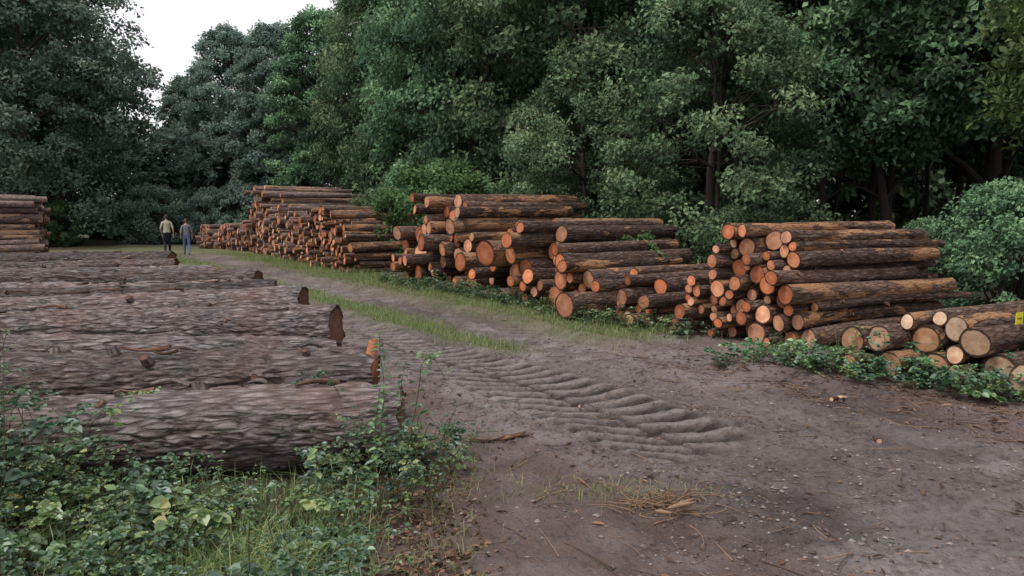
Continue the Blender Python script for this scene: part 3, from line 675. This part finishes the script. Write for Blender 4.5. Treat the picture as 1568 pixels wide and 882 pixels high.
# ------------------------------------------------------------ people
def person(name,x,y,heading,height,shirt,trouser,hair,seed,step=1,bent=False):
    v=[];e=[];r=[]
    def V(p,rx,ry=None): v.append(p); r.append((rx,ry or rx)); return len(v)-1
    def E(a,b): e.append((a,b))
    pel=V((0,0,.96),.155,.115); wa=V((0,.0,1.10),.135,.10); ch=V((0,.01,1.28),.165,.115); nb=V((0,0,1.44),.10,.08); nk=V((0,.01,1.50),.055,.055); nt=V((0,.02,1.56),.052,.052)
    for a,b in ((pel,wa),(wa,ch),(ch,nb),(nb,nk),(nk,nt)): E(a,b)
    for s in (-1,1):
        f=s*step
        sh=V((s*.165,0,1.41),.068,.062); E(nb,sh)
        el=V((s*.245,-.03-.05*f,1.15),.044,.042); E(sh,el)
        wr=V((s*(.25 if not (bent and s<0) else .18),(.05-.10*f),.91),.027,.022); E(el,wr)
        pm=V((s*.252 if not (bent and s<0) else s*.18,.06-.11*f,.845),.036,.018); E(wr,pm)
        bx,by=v[pm][0],v[pm][1]
        for k,(oy,l) in enumerate(((-.028,.060),(-.010,.075),(.010,.080),(.028,.070))):
            a=V((bx,by+oy,.815),.0095); b_=V((bx-s*.006,by+oy+.004,.815-l*.5),.0085); c_=V((bx-s*.018,by+oy+.008,.815-l),.007); E(pm,a);E(a,b_);E(b_,c_)
        t1=V((bx-s*.012,by+.040,.855),.011); t2=V((bx-s*.018,by+.055,.82),.009); E(pm,t1);E(t1,t2)
        hp=V((s*.092,0,.90),.098,.10); E(pel,hp)
        if f>0: kn=V((s*.098,.13,.51),.064); an=V((s*.10,.20,.10),.042); he=V((s*.10,.19,.045),.045,.04); to=V((s*.11,.38,.035),.040,.028)
        else: kn=V((s*.098,-.02,.50),.064); an=V((s*.10,-.27,.16),.042); he=V((s*.10,-.31,.12),.042,.04); to=V((s*.11,-.16,.035),.040,.028)
        E(hp,kn);
        cf=V(tuple((np.array(v[kn])*.62+np.array(v[an])*.38)+[0,-.015,0]),.060); E(kn,cf);E(cf,an);E(an,he);E(he,to)
    me=bpy.data.meshes.new('b'); me.from_pydata(v,e,[]); o=bpy.data.objects.new('tmp',me); scene.collection.objects.link(o)
    md=o.modifiers.new('s','SKIN'); md.use_smooth_shade=True
    sk=me.skin_vertices[0].data
    for i,(a,b) in enumerate(r): sk[i].radius=(a,b)
    sk[pel].use_root=True
    sb=o.modifiers.new('u','SUBSURF'); sb.levels=2; sb.render_levels=2
    dg=bpy.context.evaluated_depsgraph_get(); ev=o.evaluated_get(dg); bm=bpy.data.meshes.new_from_object(ev); bm.name=name
    skin=flat_mat(name+'_skin',(.42,.25,.18),.6,.1); mats=[flat_mat(name+'_shirt',shirt,.9,.25,12),flat_mat(name+'_trousers',trouser,.9,.25,12),skin,flat_mat(name+'_shoes',(.03,.028,.028),.6,.2),flat_mat(name+'_hair',hair,.9,.3,60)]
    bm.materials.clear()
    for m_ in mats: bm.materials.append(m_)
    for p in bm.polygons:
        c=p.center; ax=abs(c.x)
        if c.z>1.475: mi=2
        elif ax>.185 and c.z<1.20: mi=2
        elif c.z<.98: mi=1 if ax<.205 and not (ax>.14 and c.z<.99 and c.z>.72 and ax>.195) else 2
        else: mi=0
        if c.z<.105 and ax<.2: mi=3
        if bent and ax>.14 and .72<c.z<.95 and abs(c.y)>.13: mi=2
        p.material_index=mi; p.use_smooth=True
    bpy.data.objects.remove(o)
    root=bpy.data.objects.new(name,None); scene.collection.objects.link(root)
    obj('body',bm,parent=root)
    acc=Acc(); nu,nv=28,22
    th=np.linspace(0,2*PI,nu,endpoint=False)[None]; ph=np.linspace(.02,PI-.02,nv)[:,None]
    X=np.sin(ph)*np.cos(th);Yy=np.sin(ph)*np.sin(th);Z=np.cos(ph)+0*th
    jaw=1-.28*sstep(0,-1,Z)
    px=X*.076*jaw; py=Yy*.095*(1-.10*sstep(0,-1,Z))+.0; pz=Z*.118
    front=np.exp(-(X/.16)**2)*(Yy>0)
    py+=.024*front*np.exp(-((Z+.12)/.13)**2)+.006*front*np.exp(-((Z+.55)/.05)**2)
    py-=.010*np.exp(-((np.abs(X)-.42)/.16)**2)*(Yy>.3)*np.exp(-((Z-.08)/.10)**2)
    py-=.008*np.exp(-(X/.3)**2)*(Yy>.3)*np.exp(-((Z+.47)/.03)**2)
    V_=np.stack([px,py+.03,pz+1.645],-1)
    i=np.arange(nv-1)[:,None]; j=np.arange(nu)[None]; j2=(j+1)%nu
    Q=np.stack([i*nu+j,(i+1)*nu+j,(i+1)*nu+j2,i*nu+j2],-1)
    hairm=((Z>.42)|((Yy<.12)&(Z>-.42))|((Yy<.45)&(Z>.25)))[:-1,:]
    acc.add(V_,[Q[~hairm],Q[hairm]],[0,1])
    Hh=V_.copy()-[0,.03,1.645]; Hh*=1.07+.03*(vnoise(X*6,Yy*6,Z*6)[...,None]-.5); acc.add(Hh+[0,.028,1.65],[Q[hairm]],[1])
    for s in (-1,1):
        e_=np.stack([np.sin(ph)*np.cos(th)*.012+s*.078,np.sin(ph)*np.sin(th)*.018+.02,Z*.032+1.64],-1); acc.add(e_,[Q.reshape(-1,4)],[0])
        e_=np.stack([X*.010+s*.030,Yy*.006+.113,Z*.006+1.652],-1); acc.add(e_,[Q.reshape(-1,4)],[2])
    obj('head',acc.mesh('head',[skin,mats[4],mats[3]]),parent=root)
    root.location=(x,y,float(ground_h(np.array(x),np.array(y),False))); root.rotation_euler=(0,0,heading); s=height/1.77; root.scale=(s,s,s)
person('walking_man',-15.5,33.3,math.radians(28),1.82,(.46,.44,.33),(.016,.02,.035),(.06,.05,.045),1,1,True)
person('walking_companion',-14.85,33.8,math.radians(24),1.68,(.19,.20,.23),(.12,.19,.33),(.10,.075,.05),2,-1)

# ------------------------------------------------------------ light, sky, camera
w=bpy.data.worlds.new('World'); scene.world=w; w.use_nodes=True; t=w.node_tree; t.nodes.clear()
sky=t.nodes.new('ShaderNodeTexSky'); sky.sky_type='NISHITA'; sky.sun_disc=False
SE,SR=math.radians(61),math.radians(240)
sky.sun_elevation=SE; sky.sun_rotation=SR; sky.dust_density=4; sky.air_density=1.2
hs=t.nodes.new('ShaderNodeHueSaturation'); hs.inputs['Saturation'].default_value=.35
mx=t.nodes.new('ShaderNodeMix'); mx.data_type='RGBA'; mx.inputs[0].default_value=.7; mx.inputs[7].default_value=(8.8,8.5,8.9,1)
bg=t.nodes.new('ShaderNodeBackground'); bg.inputs['Strength'].default_value=.15
o=t.nodes.new('ShaderNodeOutputWorld')
t.links.new(sky.outputs[0],hs.inputs['Color']); t.links.new(hs.outputs[0],mx.inputs[6]); t.links.new(mx.outputs[2],bg.inputs['Color']); t.links.new(bg.outputs[0],o.inputs[0])
sl=bpy.data.lights.new('sun','SUN'); sl.energy=2.2; sl.angle=math.radians(13); sl.color=(1,.97,.93)
so=bpy.data.objects.new('sun',sl); scene.collection.objects.link(so)
d=Vector((math.sin(SR)*math.cos(SE),math.cos(SR)*math.cos(SE),math.sin(SE)))
so.rotation_euler=d.to_track_quat('Z','Y').to_euler()
cd=bpy.data.cameras.new('camera'); cd.sensor_width=36; cd.lens=26; cd.clip_end=2000; cd.clip_start=.05
co=bpy.data.objects.new('camera',cd); scene.collection.objects.link(co); co.location=(0,0,1.75); co.rotation_euler=(math.radians(90-5.6),0,0)
scene.camera=co
scene.view_settings.view_transform='Standard'; scene.view_settings.look='None'; scene.view_settings.exposure=0
print('polys',sum(len(m.polygons) for m in bpy.data.meshes))
